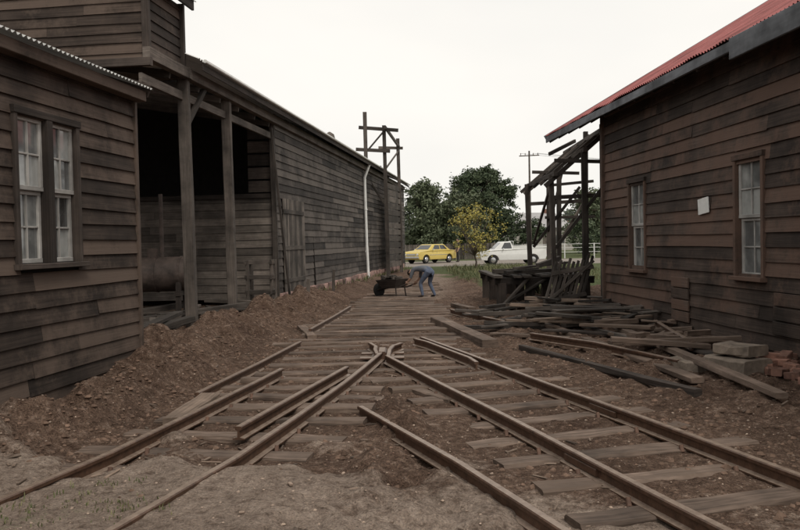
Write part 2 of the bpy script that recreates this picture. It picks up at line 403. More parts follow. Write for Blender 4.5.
while y<12.4:
    yy=min(y,11.1)
    x0=xLb(yy)-GL-.45; x1=xRr(y)+.5
    sleeper((x0+x1)/2,y,R.uniform(-.02,.03),x1-x0,z=.020); y+=.58
mk('sleepers',sl,M_sleeper,trk); mk('spikes',ch,M_rust,trk)
trk2=empty('railway_track')
mb=MB()
mb.sweep(railpath(xLb,2.2,10.9,0,n=26),RP)
mb.sweep(railpath(xLb,2.2,9.4,-GL,n=26),RP)
mb.sweep([(-1.33,6.4,RZ+.02),(-1.0,7.9,RZ+.02),(-.66,9.5,RZ+.01)],RP)
mk('rails',mb,M_rail,trk2)
sl=MB();ch=MB();y=5.1
while y<9.8:
    dx=(xLb(y+.2)-xLb(y-.2))/.4
    sleeper(xLb(y)-GL/2+.16*(R.random()-.5),y,-math.atan(dx)+R.uniform(-.05,.05),1.95*R.uniform(.92,1.06),z=.026+R.uniform(-.008,.008))
    for o in (0,-GL*1.02):
        for s_ in (-.08,.08): ch.beam((xLb(y)+o+s_,y-.01,.0),(xLb(y)+o+s_,y+.02,.048),.03,.03,ch=.006)
    y+=.53+R.uniform(-.03,.03)
mk('sleepers',sl,M_sleeper,trk2); mk('spikes',ch,M_rust,trk2)
sl=MB();y=12.7
while y<31:
    c_=interp(y,[(12.5,-.5),(16.4,-.3),(22,-.02),(31,.35)]); ln=interp(y,[(12.5,3.2),(17,2.6),(22,2.1),(31,2.1)])
    if R.random()<.95: sleeper(c_+R.uniform(-.18,.18),y,R.uniform(-.07,.07),ln*R.uniform(.88,1.07),z=.03+R.uniform(-.014,.015))
    y+=.54+R.uniform(-.03,.04)
mk('lifted_track_sleepers',sl,M_sleeper)
def zat(x,y): return H(x,y)
def loose_rail(a,b,name='loose_rail',lift=0.):
    m=MB();z0=zat(*a)+lift;z1=zat(*b)+lift
    mid=((a[0]+b[0])/2,(a[1]+b[1])/2,max(zat((a[0]+b[0])/2,(a[1]+b[1])/2),(z0+z1)/2-.01))
    z0=max(z0,mid[2]-.05);z1=max(z1,mid[2]-.05)
    m.sweep([(a[0],a[1],z0),mid,(b[0],b[1],z1)],RP); mk(name,m,M_rail)
loose_rail((-.40,7.45),(1.12,3.2),lift=-.035)
loose_rail((-2.12,8.2),(-1.58,12.4),lift=-.01)
loose_rail((-1.6,14.),(-1.2,19.))
loose_rail((1.95,14.2),(1.1,17.6))
loose_rail((2.0,12.3),(3.2,9.2),lift=.02)
loose_rail((3.95,12.4),(3.62,9.9),lift=.07)
def plank(a,b,w,h,mat=M_plank,name='timber_plank',dz=0.,dz2=None):
    m=MB(); dz2=dz if dz2 is None else dz2
    m.beam((a[0],a[1],zat(*a)+h/2+dz),(b[0],b[1],zat(*b)+h/2+dz2),w,h,ch=.008,seg=5,jit=.006); return mk(name,m,mat)
plank((.7,15.8),(1.32,11.9),.24,.12,M_sleeper,'timber_beam')
plank((1.74,11.6),(2.88,7.75),.09,.075,M_dark,'timber_pole',.0)
plank((2.5,14.),(3.08,8.3),.14,.06,M_sleeper,dz=.03)
plank((3.3,12.3),(3.38,7.1),.12,.06,M_sleeper,dz=.05)
plank((3.6,11.8),(3.75,8.9),.16,.04,M_dark,dz=.03)
plank((2.3,12.9),(3.6,11.2),.12,.04,M_dark,dz=.08)
plank((2.9,12.7),(3.4,9.9),.07,.05,M_post,dz=.10,dz2=.04)
plank((1.5,13.2),(2.6,12.2),.14,.05,M_sleeper,dz=.01)
plank((-2.05,7.1),(-1.98,8.2),.2,.09,M_plank,'sleeper_offcut',.0)
plank((.15,8.5),(.5,7.9),.12,.05,M_sleeper,'sleeper_offcut',-.01)
plank((-1.9,15.2),(-1.5,13.4),.16,.07,M_sleeper,'sleeper_offcut',.0)
plank((1.3,19.5),(1.6,17.9),.18,.09,M_sleeper,'sleeper_offcut',.0)
for (nm,mat_,n_,sx0,sx1,sy0,sy1,hh) in (('timber_pile',M_plank,26,2.0,4.0,12.9,17.3,.20),('timber_pile',M_post,64,1.9,4.1,12.6,17.6,.30),('scrap_wood_pile',M_sleeper,30,3.1,4.3,9.9,13.,.14)):
    tp=MB()
    for i in range(n_):
        x=R.uniform(sx0,sx1);y=R.uniform(sy0,sy1);a=R.gauss(.1,.6);ln=R.uniform(.4,2.3)*(1 if sy0>12 else .55)
        if x<2.5 and y<13.6: continue
        ln=min(ln,2*max(.25,(xrt(y)-.05-x)/max(.2,abs(math.cos(a)))))
        z=zat(x,y)+.03+R.random()*hh*clamp((x-1.8)/1.4)
        d=V(math.cos(a),math.sin(a),R.uniform(-.09,.09))*ln/2
        tp.beam(V(x,y,z)-d,V(x,y,z)+d,R.uniform(.05,.18),R.uniform(.022,.08),seg=3,jit=.006)
    mk(nm,tp,mat_)
def block(name,c,s,ang,mat):
    m=MB();d=V(math.cos(ang),math.sin(ang),0)*s[0]/2;z=zat(c[0],c[1])+s[2]/2-.02+c[2]
    m.beam(V(c[0],c[1],z)-d,V(c[0],c[1],z)+d,s[1],s[2],ch=.02,seg=6,jit=.009);return mk(name,m,mat)
block('concrete_step',(3.38,9.25,0),(.52,.40,.14),.45-math.pi/2,M_conc)
st=empty('concrete_step')
for c_,s_,a_ in (((3.70,8.8,0),(.6,.40,.17),-1.2),((3.76,8.86,.16),(.46,.34,.12),-1.05)):
    block('slab',c_,s_,a_,M_conc).parent=st
bk=MB()
for i in range(34):
    x=R.uniform(3.9,4.35);y=R.uniform(7.6,9.0);a=R.uniform(0,3);d=V(math.cos(a),math.sin(a),R.uniform(-.2,.2))*.11;p=V(x,y,zat(x,y)+.02+R.random()*.04)
    bk.beam(p-d,p+d,.11,.075,ch=.006,seg=2,jit=.003)
mk('brick_rubble',bk,M_brick)
# ------------------------------------------------------------ left hut
hut=empty('weatherboard_hut')
w=Wall((xhut(1.5),1.5),(xhut(9.8),9.8),1)
hs0,hs1=w.sy(7.42),w.sy(8.42)
m,bk=boards(w,.06,3.48,[(hs0,hs1,1.47,2.86)],bh=.165)
w2=Wall((xhut(9.8),9.8),(xhut(9.8)-5.,9.8+.7),1)
boards(w2,.06,3.48,bh=.165,mb=m,back=bk)
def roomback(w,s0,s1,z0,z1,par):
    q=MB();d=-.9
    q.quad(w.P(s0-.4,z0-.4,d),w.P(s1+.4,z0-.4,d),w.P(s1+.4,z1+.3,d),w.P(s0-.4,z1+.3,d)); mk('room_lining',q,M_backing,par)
mk('weatherboards',m,M_hut,hut);mk('wall_lining',bk,M_backing,hut)
window(hut,w,hs0,hs1,1.47,2.86,2); roomback(w,hs0,hs1,1.47,2.86,hut)
t=MB()
t.beam(w.P(w.L-.01,.04,.02),w.P(w.L-.01,3.46,.02),.06,.08); t.beam(w.P(0,3.43,.10),w.P(w.L+.02,3.43,.10),.14,.12)
t.beam(w.P(w.L+.05,3.50,.20),w.P(w.L+.05,3.50+2.6*.36,-2.4),.04,.15)
mk('trim_boards',t,M_hut,hut)
pl=MB();pl.beam(w.P(0,-.02,-.01),w.P(w.L+.02,-.02,-.01),.14,.24,seg=12,jit=.006);mk('footing',pl,M_conc,hut)
rf=MB();O=w.P(0,3.52,.24);rf.corr(O,w.P(w.L+.08,3.52,.24)-O,(-w.n*4.2)+V(0,0,1.5),rows=1,amp=.013)
mk('corrugated_roof',rf,M_iron,hut)
# ------------------------------------------------------------ engine shed
es=empty('engine_shed')
ln=Wall((xsh(13.6),13.6),(xsh(49.3),49.3),1)
S=ln.sy
m=MB();bk=MB()
EH=5.05
wl=Wall((xsh(21.2),21.2),(xsh(49.3),49.3),1)
d0,d1=wl.sy(21.7),wl.sy(23.9)
boards(wl,.25,EH,[(d0,d1,.2,2.85),(wl.sy(44.5),wl.sy(46.5),.2,2.7)],bh=.2,mb=m,back=bk)
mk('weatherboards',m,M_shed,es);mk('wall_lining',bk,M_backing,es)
dr=MB();s=d0+.02
while s<d1:
    dr.beam(wl.P(s+.07,.2,.05+R.uniform(0,.006)),wl.P(s+.07,2.85,.05),.14,.025,ch=.004,up=wl.n); s+=.146
for z in (.6,1.5,2.5): dr.beam(wl.P(d0,z,.075),wl.P(d1,z,.075),.12,.025,up=wl.n)
mk('sliding_door',dr,M_grey,es)
dr=MB();a_=wl.sy(44.5);b_=wl.sy(46.5);dr.beam(wl.P((a_+b_)/2,.2,-.02),wl.P((a_+b_)/2,2.7,-.02),b_-a_,.03,up=wl.n);mk('door',dr,M_dark,es)
pl=MB();s=0.
while s<wl.L-1.6:
    l_=R.uniform(.3,1.2)
    pl.beam(wl.P(s,.16,.05+R.uniform(-.01,.03)),wl.P(s+l_-.01,.16,.05+R.uniform(-.01,.03)),.14,.26+R.uniform(-.05,.04),ch=.012,seg=3,jit=.008); s+=l_
mk('plinth',pl,M_plinth,es)
W=11.
m=MB();bk=MB()
def perp(y): return Wall((xsh(y),y),(xsh(y)-W,y+W*.127),1)
e=perp(49.3);boards(e,.1,EH,bh=.2,mb=m,back=bk)
boards(e,EH,7.5,bh=.2,mb=m,back=bk,topfn=lambda zc:[((zc-EH)*2.4,max((zc-EH)*2.4+.1,W-(zc-EH)*2.2))])
mk('end_weatherboards',m,M_shed,es)
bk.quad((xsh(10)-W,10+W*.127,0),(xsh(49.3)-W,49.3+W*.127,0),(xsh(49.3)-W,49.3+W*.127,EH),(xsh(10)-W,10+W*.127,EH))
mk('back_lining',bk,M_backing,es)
pt=Wall((xsh(21.3),21.3),(xsh(21.3)-8.,21.3+8*.127),-1)
m,bk=boards(pt,.15,2.85,bh=.2,miss=.02)
mk('partition_boards',m,M_grey,es)
q=MB();q.quad(pt.P(-.1,0,-4),pt.P(9,0,-4),pt.P(9,8,-4),pt.P(.1,5.0,-4));mk('dark_interior_sheet',q,M_backing,es)  # near-black sheet added to shut out the sky and keep the bay dark
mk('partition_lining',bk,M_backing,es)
m=MB()
for z in (3.15,3.5,3.85,4.2,4.55): m.beam(pt.P(.08,z,.02),pt.P(.75,z,.02),.03,.3,up=(0,0,1))
m.beam(pt.P(0,2.9,.05),pt.P(8,2.9,.05),.08,.12)
mk('partition_upper_boards',m,M_dark,es)
t=MB()
def xpy(y,o=0.): return xsh(y)+o
for y,wd in ((15.3,.2),(17.65,.19),(21.15,.14)):
    t.beam((xpy(y),y,.0),(xpy(y)-.04,y+.01,4.78),wd,wd,ch=.012,seg=4,jit=.006)
t.beam((xpy(13.6)-.9,13.7,0),(xpy(13.6)-.9,13.7,4.78),.15,.15)
t.beam((xpy(21.7,.25),21.3,.1),(xpy(20.6,.1),20.6,4.6),.06,.08)
t.beam((xpy(13.5,.06),13.5,4.86),(xpy(49.,.06),49.,4.86),.14,.2,seg=20,jit=.006)
t.beam((xpy(13.5,-.05),13.5,4.45),(xpy(21.2,-.05),21.2,4.45),.06,.16)
t.beam((xpy(15.2,.15),15.2,4.86),(xpy(15.2)-3.2,15.2+.4,4.86),.12,.2)
t.beam((xpy(15.3),15.3,3.9),(xpy(16.3),16.3,4.78),.08,.1)
for y in (14.6,16.,17.2,18.4,19.6,20.8): t.beam((xpy(y),y,4.72),(xpy(y)-5,y+.6,5.6),.06,.14)
mk('posts_and_plates',t,M_post,es)
m=MB();bk=MB()
lw=Wall((xsh(13.6)-9,13.6+9*.127),(xsh(13.6),13.6),1); 
boards(lw,4.72,6.4,bh=.17,mb=m,back=bk)
ls=Wall((xsh(13.6),13.6),(xsh(15.1),15.1),1); boards(ls,4.98,6.1,bh=.17,mb=m,back=bk,)
mk('loft_weatherboards',m,M_hut,es);mk('loft_lining',bk,M_backing,es)
t=MB();t.beam(ls.P(0,4.75,.03),ls.P(0,6.3,.03),.12,.12);t.beam(ls.P(ls.L,4.9,.03),ls.P(ls.L,6.12,.03),.12,.12)
t.beam(ls.P(-.3,6.12,.22),ls.P(ls.L+.12,6.12,.22),.05,.18);t.beam(lw.P(6,4.72,.05),lw.P(9.2,4.72,.05),.1,.14)
mk('loft_posts',t,M_dark,es)
rf=MB();O=ls.P(-.4,6.2,.28);rf.corr(O,ls.P(ls.L+.2,6.2,.28)-O,(-ls.n*5)+V(0,0,2.2))
O=ln.P(S(15.1),EH+.05,.36);U=ln.P(ln.L+.3,EH+.05,.36)-O
rf.corr(O,U,(-ln.n*5.9)+V(0,0,2.4),rows=1,amp=.02,pitch=.12)
O2=O+(-ln.n*5.9)+V(0,0,2.4);rf.corr(O2,U,(-ln.n*5.9)-V(0,0,2.4),rows=1,amp=.02,pitch=.12)
O=ln.P(0,4.99,.0);rf.corr(O,ln.P(S(15.1),4.99,0)-O,(-ln.n*11))
mk('corrugated_roof',rf,M_pale,es)
t=MB();t.beam(ln.P(S(15.3),EH-.06,.34),ln.P(ln.L,EH-.06,.34),.03,.12,seg=20,jit=.004);mk('fascia',t,M_dark,es)
t=MB();t.beam(ln.P(S(15.3),EH+.045,.40),ln.P(ln.L,EH+.045,.40),.07,.06,ch=.02,seg=20,jit=.004);mk('lit_roof_edge',t,M_white,es)  # white strip added so the roof edge looks lit from above
dp=MB();y=34.6;x=xsh(y)+.14
dp.tube([(x+.05,y-.1,.05),(x,y,1.5),(x-.03,y,4.4),(x+.18,y,4.95)],.06,n=10)
for z in (1.2,3.): dp.tube([(x-.01,y,z),(x-.01,y,z+.06)],.075,n=10)
mk('downpipe',dp,M_white,es)
cw=MB();cw.tube([(xsh(31)-.6,31,5.2),(xsh(31)-.6,31,5.65)],.12,n=10);cw.tube([(xsh(31)-.6,31,5.65),(xsh(31)-.6,31,5.8),(xsh(31)-.6,31,5.9)],[.22,.18,.03],n=10)
mk('roof_cowl',cw,M_post,es)
tw=MB()
P4=[(-1.42,37.),(-.55,37.2),(-.9,42.),(.08,42.)]
for i,(x,y) in enumerate(P4): tw.beam((x,y,0),(x-.06,y,[7.6,7.0,5.6,7.0][i]),.17,.17,seg=3,jit=.012)
tw.beam((P4[0][0]-.35,36.95,6.9),(P4[1][0]+.6,37.1,6.75),.12,.15)
tw.beam((P4[0][0]-.5,36.95,5.9),(P4[1][0]+.2,37.1,5.8),.12,.15)
tw.beam((P4[2][0]-.1,42,6.55),(P4[3][0]+.2,42,6.5),.12,.14)
tw.beam((P4[1][0],36.7,6.85),(P4[3][0],42.3,6.6),.1,.13)
tw.beam((P4[0][0],37,5.8),(P4[1][0],37.1,6.8),.06,.08);tw.beam((P4[1][0],37.2,3.2),(P4[0][0],37.,4.6),.07,.09)
tw.beam((P4[1][0]-.1,37.2,4.9),(P4[3][0],42,6.4),.06,.08)
for z in [.5+.32*i for i in range(13)]: tw.beam((P4[1][0]+.02,38.8,z),(P4[3][0],42.,z),.03,.26)
mk('timber_tower',tw,M_post)
bo=empty('boiler_tank')
cx,cy,cz=-5.15,17.0,1.02
prof=[(-.75,.02),(-.73,.2),(-.66,.33),(-.55,.37),(.55,.37),(.66,.33),(.73,.2),(.75,.02)]
m=MB()
m.tube([(cx+a,cy+a*.15,cz) for a,_ in prof],[r_ for _,r_ in prof],n=24);mk('drum',m,M_drum,bo,True)
m=MB()
for a in (-.5,0.,.5): m.tube([(cx+a-.02,cy+a*.15,cz),(cx+a+.02,cy+a*.15,cz)],.385,n=24)
m.tube([(cx+.1,cy,cz+.3),(cx+.1,cy,cz+1.7)],.045,n=8);m.tube([(cx-.1,cy,cz+.3),(cx-.1,cy,cz+.55)],.12,n=12)
mk('bands_and_pipe',m,M_drum,bo)
m=MB()
for a in (-.5,.5):
    m.beam((cx+a,cy-.4,.1),(cx+a,cy+.4,.1),.15,.25);m.beam((cx+a,cy-.3,.2),(cx+a,cy-.25,.85),.1,.1);m.beam((cx+a,cy+.3,.2),(cx+a,cy+.25,.85),.1,.1);m.beam((cx+a,cy-.35,.62),(cx+a,cy+.35,.62),.12,.1)
mk('cradle',m,M_dark,bo)
m=MB()
for dx_,dy_ in ((0,0),(.55,.05),(0,.5),(.55,.55)): m.beam((-3.55+dx_,18.6+dy_,.05),(-3.55+dx_,18.6+dy_,1.25),.08,.08)
for z in (.5,.85,1.2): m.beam((-3.62,18.58,z),(-2.92,18.62,z),.04,.1);m.beam((-3.58,18.5,z),(-3.55,19.2,z),.04,.1);m.beam((-3.,18.5,z),(-3.,19.2,z),.04,.1)
mk('timber_stand',m,M_post)
m=MB()
for i in range(46):
    y=R.uniform(11.,18.5);x=xsh(y)+R.uniform(-1.6,.35);a=R.gauss(1.3,.6);l_=R.uniform(.3,1.3);d=V(math.cos(a),math.sin(a),0)*l_;z=zat(x,y)+.05+R.random()*.2
    m.beam(V(x,y,z)-d,V(x,y,z+R.uniform(-.05,.1))+d,R.uniform(.05,.2),R.uniform(.03,.12),seg=2,jit=.005)
mk('scrap_timber',m,M_post)
m=MB();m.beam((-1.95,23.,0),(-1.9,23.,.85),.08,.07);m.beam((-2.4,20.5,0),(-2.35,20.5,.7),.09,.08);mk('short_posts',m,M_post)
# ------------------------------------------------------------ right shed
rs=empty('red_roofed_shed')
w=Wall((xrt(15.5),15.5),(xrt(1.5),1.5),1)
def rs_(y): return (15.5-y)/abs(w.d.y)
h1=(rs_(14.1),rs_(13.42),1.05,2.53);h2=(rs_(10.28),rs_(9.66),1.08,2.54)
if w.n.x>0: w.n=-w.n
m,bk=boards(w,.06,4.12,[h1,h2],bh=.175)
we=Wall((xrt(15.5),15.5),(xrt(15.5)+9,15.5+.63),1)
if we.n.y<0: we.n=-we.n
boards(we,.12,4.1,bh=.175,mb=m,back=bk)
def gtop(zc):
    t=(zc-4.1)/math.tan(rad(30)); return [(t,min(9,18-t))] if t<9 else []
boards(we,4.1,8.5,bh=.175,mb=m,back=bk,topfn=gtop)
mk('weatherboards',m,M_right,rs);mk('wall_lining',bk,M_backing,rs)
for h in (h1,h2): window(rs,w,h[0],h[1],h[2],h[3],1,framemat=M_right); roomback(w,h[0],h[1],h[2],h[3],rs)
t=MB();t.beam(w.P(0,.1,.03),w.P(0,4.0,.03),.1,.1);mk('corner_board',t,M_right,rs)
pl=MB();pl.beam(w.P(0,.0,-.02),w.P(w.L,.0,-.02),.14,.2,seg=10,jit=.006);mk('footing',pl,M_dark,rs)
ang=rad(30);ov=.45
O=w.P(-2.75,3.93,ov);U=w.P(w.L,3.93,ov)-O
rf=MB();SL=8.6
up=-w.n*SL*math.cos(ang)+V(0,0,SL*math.sin(ang))
rf.corr(O,U,up,rows=6,amp=.014,jit=.03)
O2=O+up;rf.corr(O2,U,-w.n*SL*math.cos(ang)-V(0,0,SL*math.sin(ang)),rows=1)
mk('corrugated_roof',rf,M_red,rs)
t=MB()
nf=rs_(9.55)
t.beam(w.P(-2.75,3.84,ov-.02),w.P(nf,3.84,ov-.02),.03,.13,seg=8,jit=.006)
t.beam(w.P(nf+.01,3.79,ov+.015),w.P(w.L,3.79,ov+.015),.04,.25)
q0=w.P(-2.74,3.86,ov);t.beam(q0,q0+up*.98,.035,.16)
mk('fascia',t,M_fascia,rs)
t=MB();s=-2.6
while s<w.L:
    a=w.P(s,3.80,ov-.04);t.beam(a,a+up*.25,.05,.11);s+=.75
qa=w.P(-2.7,4.05,0.);t.beam(qa,w.P(.1,4.02,0.),.09,.12)
for k in range(6):
    c0=w.P(-2.7,0,0)-w.n*(k*1.2);z=3.93+(ov+k*1.2)*math.tan(ang)-.10
    t.beam((c0.x,c0.y,z),(w.P(.1,0,0)-w.n*(k*1.2)).to_tuple()[:2]+(z,),.07,.07)
mk('rafters',t,M_dark,rs)
q=MB();O3=w.P(0,3.86,ov-.03);q.quad(O3,w.P(w.L,3.86,ov-.03),w.P(w.L,3.86,ov-.03)+up*.07,O3+up*.07);mk('soffit',q,M_dark,rs)
nb=MB();sn=rs_(11.2);nb.beam(w.P(sn-.16,2.0,.045),w.P(sn+.16,2.03,.045),.22,.012,up=w.n)
mk('notice_sign',nb,M_white)
t=MB()
for i in range(4): t.beam(w.P(rs_(12.3),.4+.17*i,.05),w.P(rs_(11.7),.4+.17*i,.05),.15,.02,up=w.n)
for i in range(3): t.beam(w.P(rs_(9.4)+.02*i,.5+.17*i,.05),w.P(rs_(8.6),.5+.17*i,.05),.15,.02,up=w.n)
mk('patch_boards',t,M_right,rs)
# lean-to skeleton
lt=empty('timber_frame_leanto');t=MB()
posts=[(3.42,17.6,3.0),(3.35,20.4,3.0),(4.02,17.4,3.5),(4.05,20.4,3.45),(4.75,20.4,4.3),(4.5,17.7,4.1),(5.2,22.4,3.8),(4.2,22.6,3.2)]
for x,y,h in posts: t.beam((x,y,0),(x+R.uniform(-.08,.05),y,h),.105,.105,seg=3,jit=.008)
for y in (17.5,20.4): 
    t.beam((3.2,y,2.75),(4.9,y+.05,4.2),.06,.1);t.beam((3.3,y+.08,2.5),(4.7,y+.1,2.55),.05,.09);t.beam((3.4,y-.08,1.4),(4.6,y-.08,2.9),.05,.07)
    t.beam((3.4,y-.06,3.3),(4.6,y-.02,3.25),.05,.08)
t.beam((3.40,17.3,3.0),(3.35,21.,2.98),.08,.1);t.beam((4.02,17.2,3.5),(4.05,21.,3.45),.08,.1);t.beam((4.55,17.2,4.0),(4.7,22.6,4.0),.1,.1)
t.beam((3.4,17.7,2.9),(3.4,20.3,1.5),.05,.07);t.beam((4.2,20.4,3.4),(4.2,22.6,1.8),.05,.07);t.beam((3.4,18,3.5),(4.2,19,3.9),.05,.08)
for y in (18.4,19.3,21.3): t.beam((3.25,y,2.85),(4.7,y+.2,4.05),.04,.08)
t.beam((4.2,22.6,3.1),(5.5,22.6,3.2),.06,.08);t.beam((4.2,22.6,1.),(5.4,22.6,2.9),.05,.07);t.beam((4.1,22.5,2.2),(5.5,22.5,2.2),.05,.08)
mk('frame',t,M_post,lt)
pf=empty('loading_platform');t=MB()
for x in (2.3,2.95,3.6,4.2):
    for y in (18.2,19.8,21.4): t.beam((x,y,0),(x,y,.62),.2,.2,seg=2,jit=.008)
for y in (18.2,19.8,21.4): t.beam((2.15,y,.66),(4.4,y,.66),.16,.16)
mk('stumps_and_bearers',t,M_dark,pf);t=MB()
x=2.2
while x<4.35:
    if R.random()<.85: t.beam((x,18.-R.random()*.25,.77),(x+R.uniform(-.03,.03),21.6+R.random()*.2,.77),.19,.05,seg=3,jit=.006)
    x+=.215
t.beam((2.4,18.2,.85),(3.9,18.7,.88),.2,.08);t.beam((2.2,18.9,.86),(3.3,19.2,.86),.15,.1);t.beam((2.3,17.9,.15),(3.3,18.1,.7),.12,.05);t.beam((2.2,17.6,.1),(2.9,18.0,.75),.08,.05)
t.beam((2.6,18.1,.95),(4.1,19.5,1.02),.14,.05);t.beam((3.1,18.,1.0),(3.7,18.6,1.15),.1,.1)
mk('decking',t,M_post,pf)
gt=MB();b0=V(2.95,16.6,.12);bx=V(.93,.35,.12).normalized();uz=V(.34,.35,.9).normalized()
for i in range(9):
    a=b0+bx*(i*.115);gt.beam(a,a+uz*(1.05+.12*R.random()),.06,.03,up=(0,-1,0))
for z in (.2,.85): gt.beam(b0+uz*z-bx*.05+V(0,-.03,0),b0+uz*z+bx*1.+V(0,-.03,0),.09,.03,up=(0,-1,.3))
gt.beam(b0+V(-.1,-.05,0),b0+uz*1.0+bx*.95+V(0,-.06,0),.07,.03,up=(0,-1,.3))
mk('slatted_gate',gt,M_post)
# ------------------------------------------------------------ clods, chips, grass
def scatter(name,mat,n,dist,smin,smax):
    m=MB()
    for i in range(n):
        x,y=dist()
        if abs(x)>6 or y<3: continue
        s=smin+(smax-smin)*R.random()**3.; z=zat(x,y)
        k=len(m.v);rot=R.random()*6.28;ca_,sa2=math.cos(rot),math.sin(rot)
        for (a,b_,c_) in ((1,0,0),(.4,.9,.0),(-.6,.8,0.05),(-1,0,0),(-.5,-.85,.05),(.5,-.85,0),(.6,.05,.5),(-.25,.5,.62),(-.3,-.45,.55),(0,0,-.6)):
            j=R.uniform(.75,1.2)
            m.v.append((x+s*j*(a*ca_-b_*sa2),y+s*j*(a*sa2+b_*ca_),z+s*.95*j*c_))
        for f in ((0,1,6),(1,7,6),(1,2,7),(2,3,7),(3,8,7),(3,4,8),(4,5,8),(5,6,8),(5,0,6),(6,7,8)): m.face(tuple(k+q for q in f))
        for q in range(6): m.face((k+(q+1)%6,k+q,k+9))
    return mk(name,m,mat,None,False)
def d_soil():
    while True:
        y=3.2+19*R.random()**1.6; r_=R.random()
        if r_<.45: x=R.uniform(xhut(y) if y<9.8 else xsh(y),xleft(y)+.3)
        elif r_<.7: x=R.uniform(xRr(y)+.3 if y<13 else 1.2,xrt(y))
        else: x=R.uniform(-2.5,3.)
        if sandmask(x,y)<.3 or R.random()<.05: return x,y
def d_all():
    y=3.+20*R.random()**1.7; return R.uniform(-4.2,4.5),y
scatter('soil_clods',M_clod,14000,d_soil,.006,.036)
scatter('stone_chips',M_stone,11000,d_all,.004,.015)
m=MB()
for i in range(560):
    x,y=d_all();a=R.random()*6.3;l_=R.uniform(.03,.16);z=zat(x,y)+.010;d=V(math.cos(a),math.sin(a),R.uniform(-.1,.1))*l_/2
    if y<5: d*=.6
    m.beam(V(x,y,z)-d,V(x,y,z)+d,R.uniform(.008,.025),R.uniform(.006,.012),ch=.002)
mk('wood_splinters',m,M_plank)
def tufts(name,mat,pts,n,h,spread=.06):
    m=MB()
    for (x,y) in pts:
        z=zat(x,y) if y<48 else 0
        for i in range(n):
            a=R.random()*6.28;r_=abs(R.gauss(0,spread));bx_,by_=x+r_*math.cos(a),y+r_*math.sin(a);hh=h*R.uniform(.4,1.2);l_=R.uniform(.2,.9)*hh;a2=R.random()*6.28;wv=.003+.002*R.random()
            if h>.15: wv*=3
            k=len(m.v);px,py=-math.sin(a2)*wv,math.cos(a2)*wv;dx,dy=math.cos(a2)*l_,math.sin(a2)*l_
            m.v+= [(bx_-px,by_-py,z-.01),(bx_+px,by_+py,z-.01),(bx_+dx*.4+px*.7,by_+dy*.4+py*.7,z+hh*.65),(bx_+dx*.4-px*.7,by_+dy*.4-py*.7,z+hh*.65),(bx_+dx,by_+dy,z+hh)]
            m.face((k,k+1,k+2,k+3));m.face((k+3,k+2,k+4))
    return mk(name,m,mat)
pts=[]
while len(pts)<90:
    x,y=R.uniform(-3.4,-1.2),R.uniform(3.4,5.2)
    if noise.noise(V(x*1.3,y*1.3,7.7))>.15 or R.random()<.04: pts.append((x,y))
tufts('grass_tufts',M_grass,pts,9,.025,.05)
pts=[(R.uniform(3.2,5.),R.uniform(21,30)) for _ in range(120)]+[(R.uniform(2.5,9),R.uniform(28,50)) for _ in range(500)]+[(xsh(y)+R.uniform(.15,.4),y) for y in [R.uniform(22,48) for _ in range(50)]]
tufts('grass_verge',M_grass,pts,12,.2,.18)
# ------------------------------------------------------------ trees
def tree(name,x,y,clumps,leafmat_,nl,ls,trunk_h,tr=.2,seed=1):
    rr=random.Random(seed);e=empty(name)
    t=MB();top=V(x+rr.uniform(-.1,.1),y,trunk_h)
    t.tube([(x,y,-.1),(x+.05,y,trunk_h*.5),top],[tr*1.2,tr,tr*.8],n=10)
    lf=[];fc=[]
    for (cx,cy,cz_,r_) in clumps:
        c=V(x+cx,y+cy,cz_)
        mid=top.lerp(c,.5)+V(rr.uniform(-.2,.2),rr.uniform(-.2,.2),.1)*min(1,tr*5)
        t.tube([top-V(0,0,.2*min(1,tr*5)),mid,c],[tr*.55,tr*.3,tr*.1],n=6)
        ns=max(6,int(10*r_))
        for k_ in range(ns):
            u=V(rr.gauss(0,1),rr.gauss(0,1),rr.gauss(0,.8)).normalized()*r_*rr.uniform(.45,1.05)
            sc_=c+u; t.tube([c,sc_],[tr*.1,tr*.03],n=4,cap=False)
            for q in range(nl):
                p=sc_+V(rr.gauss(0,1),rr.gauss(0,1),rr.gauss(0,.7))*r_*.24
                a=V(rr.gauss(0,1),rr.gauss(0,1),rr.gauss(0,1)).normalized();b_=a.cross(V(rr.gauss(0,1),rr.gauss(0,1),rr.gauss(0,1))).normalized();s=ls*rr.uniform(.6,1.3);k=len(lf)
                lf+= [tuple(p-a*s),tuple(p+b_*s*.5),tuple(p+a*s),tuple(p-b_*s*.5)];fc.append((k,k+1,k+2,k+3))
    mk('trunk_and_limbs',t,M_bark,e)
    me=bpy.data.meshes.new('foliage');me.from_pydata(lf,[],fc);me.materials.append(leafmat_);o=bpy.data.objects.new('foliage',me);sc.collection.objects.link(o);o.parent=e
def crown(rr,n,rx,ry,z0,z1,r0,r1,dome=True):
    out=[]
    for i in range(n):
        a=rr.random()*6.28;q=rr.random()**.5;zz=rr.random()
        k=math.sqrt(max(.05,1-(zz*2-1)**2)) if not dome else math.sqrt(max(.08,1-zz**2))
        out.append((rx*q*k*math.cos(a),ry*q*k*math.sin(a),z0+(z1-z0)*zz,rr.uniform(r0,r1)))
    return out
rr=random.Random(5)
tree('pine_tree',9.9,95,crown(rr,58,3.9,3.2,6.0,9.7,.8,1.15),M_leafd,34,.17,5.6,.28,3)
tree('shade_tree',3.0,84,crown(rr,48,3.2,2.6,1.4,7.0,.9,1.3,True),M_leafm,30,.18,2.0,.22,4)
tree('shade_tree',6.9,88,crown(rr,42,2.8,2.4,1.2,6.5,.9,1.2,True),M_leafm,30,.18,2.0,.2,6)
tree('shade_tree',11.4,92,crown(rr,28,2.6,2.2,1.0,4.8,.8,1.1,True),M_leafd,30,.18,1.8,.2,16)
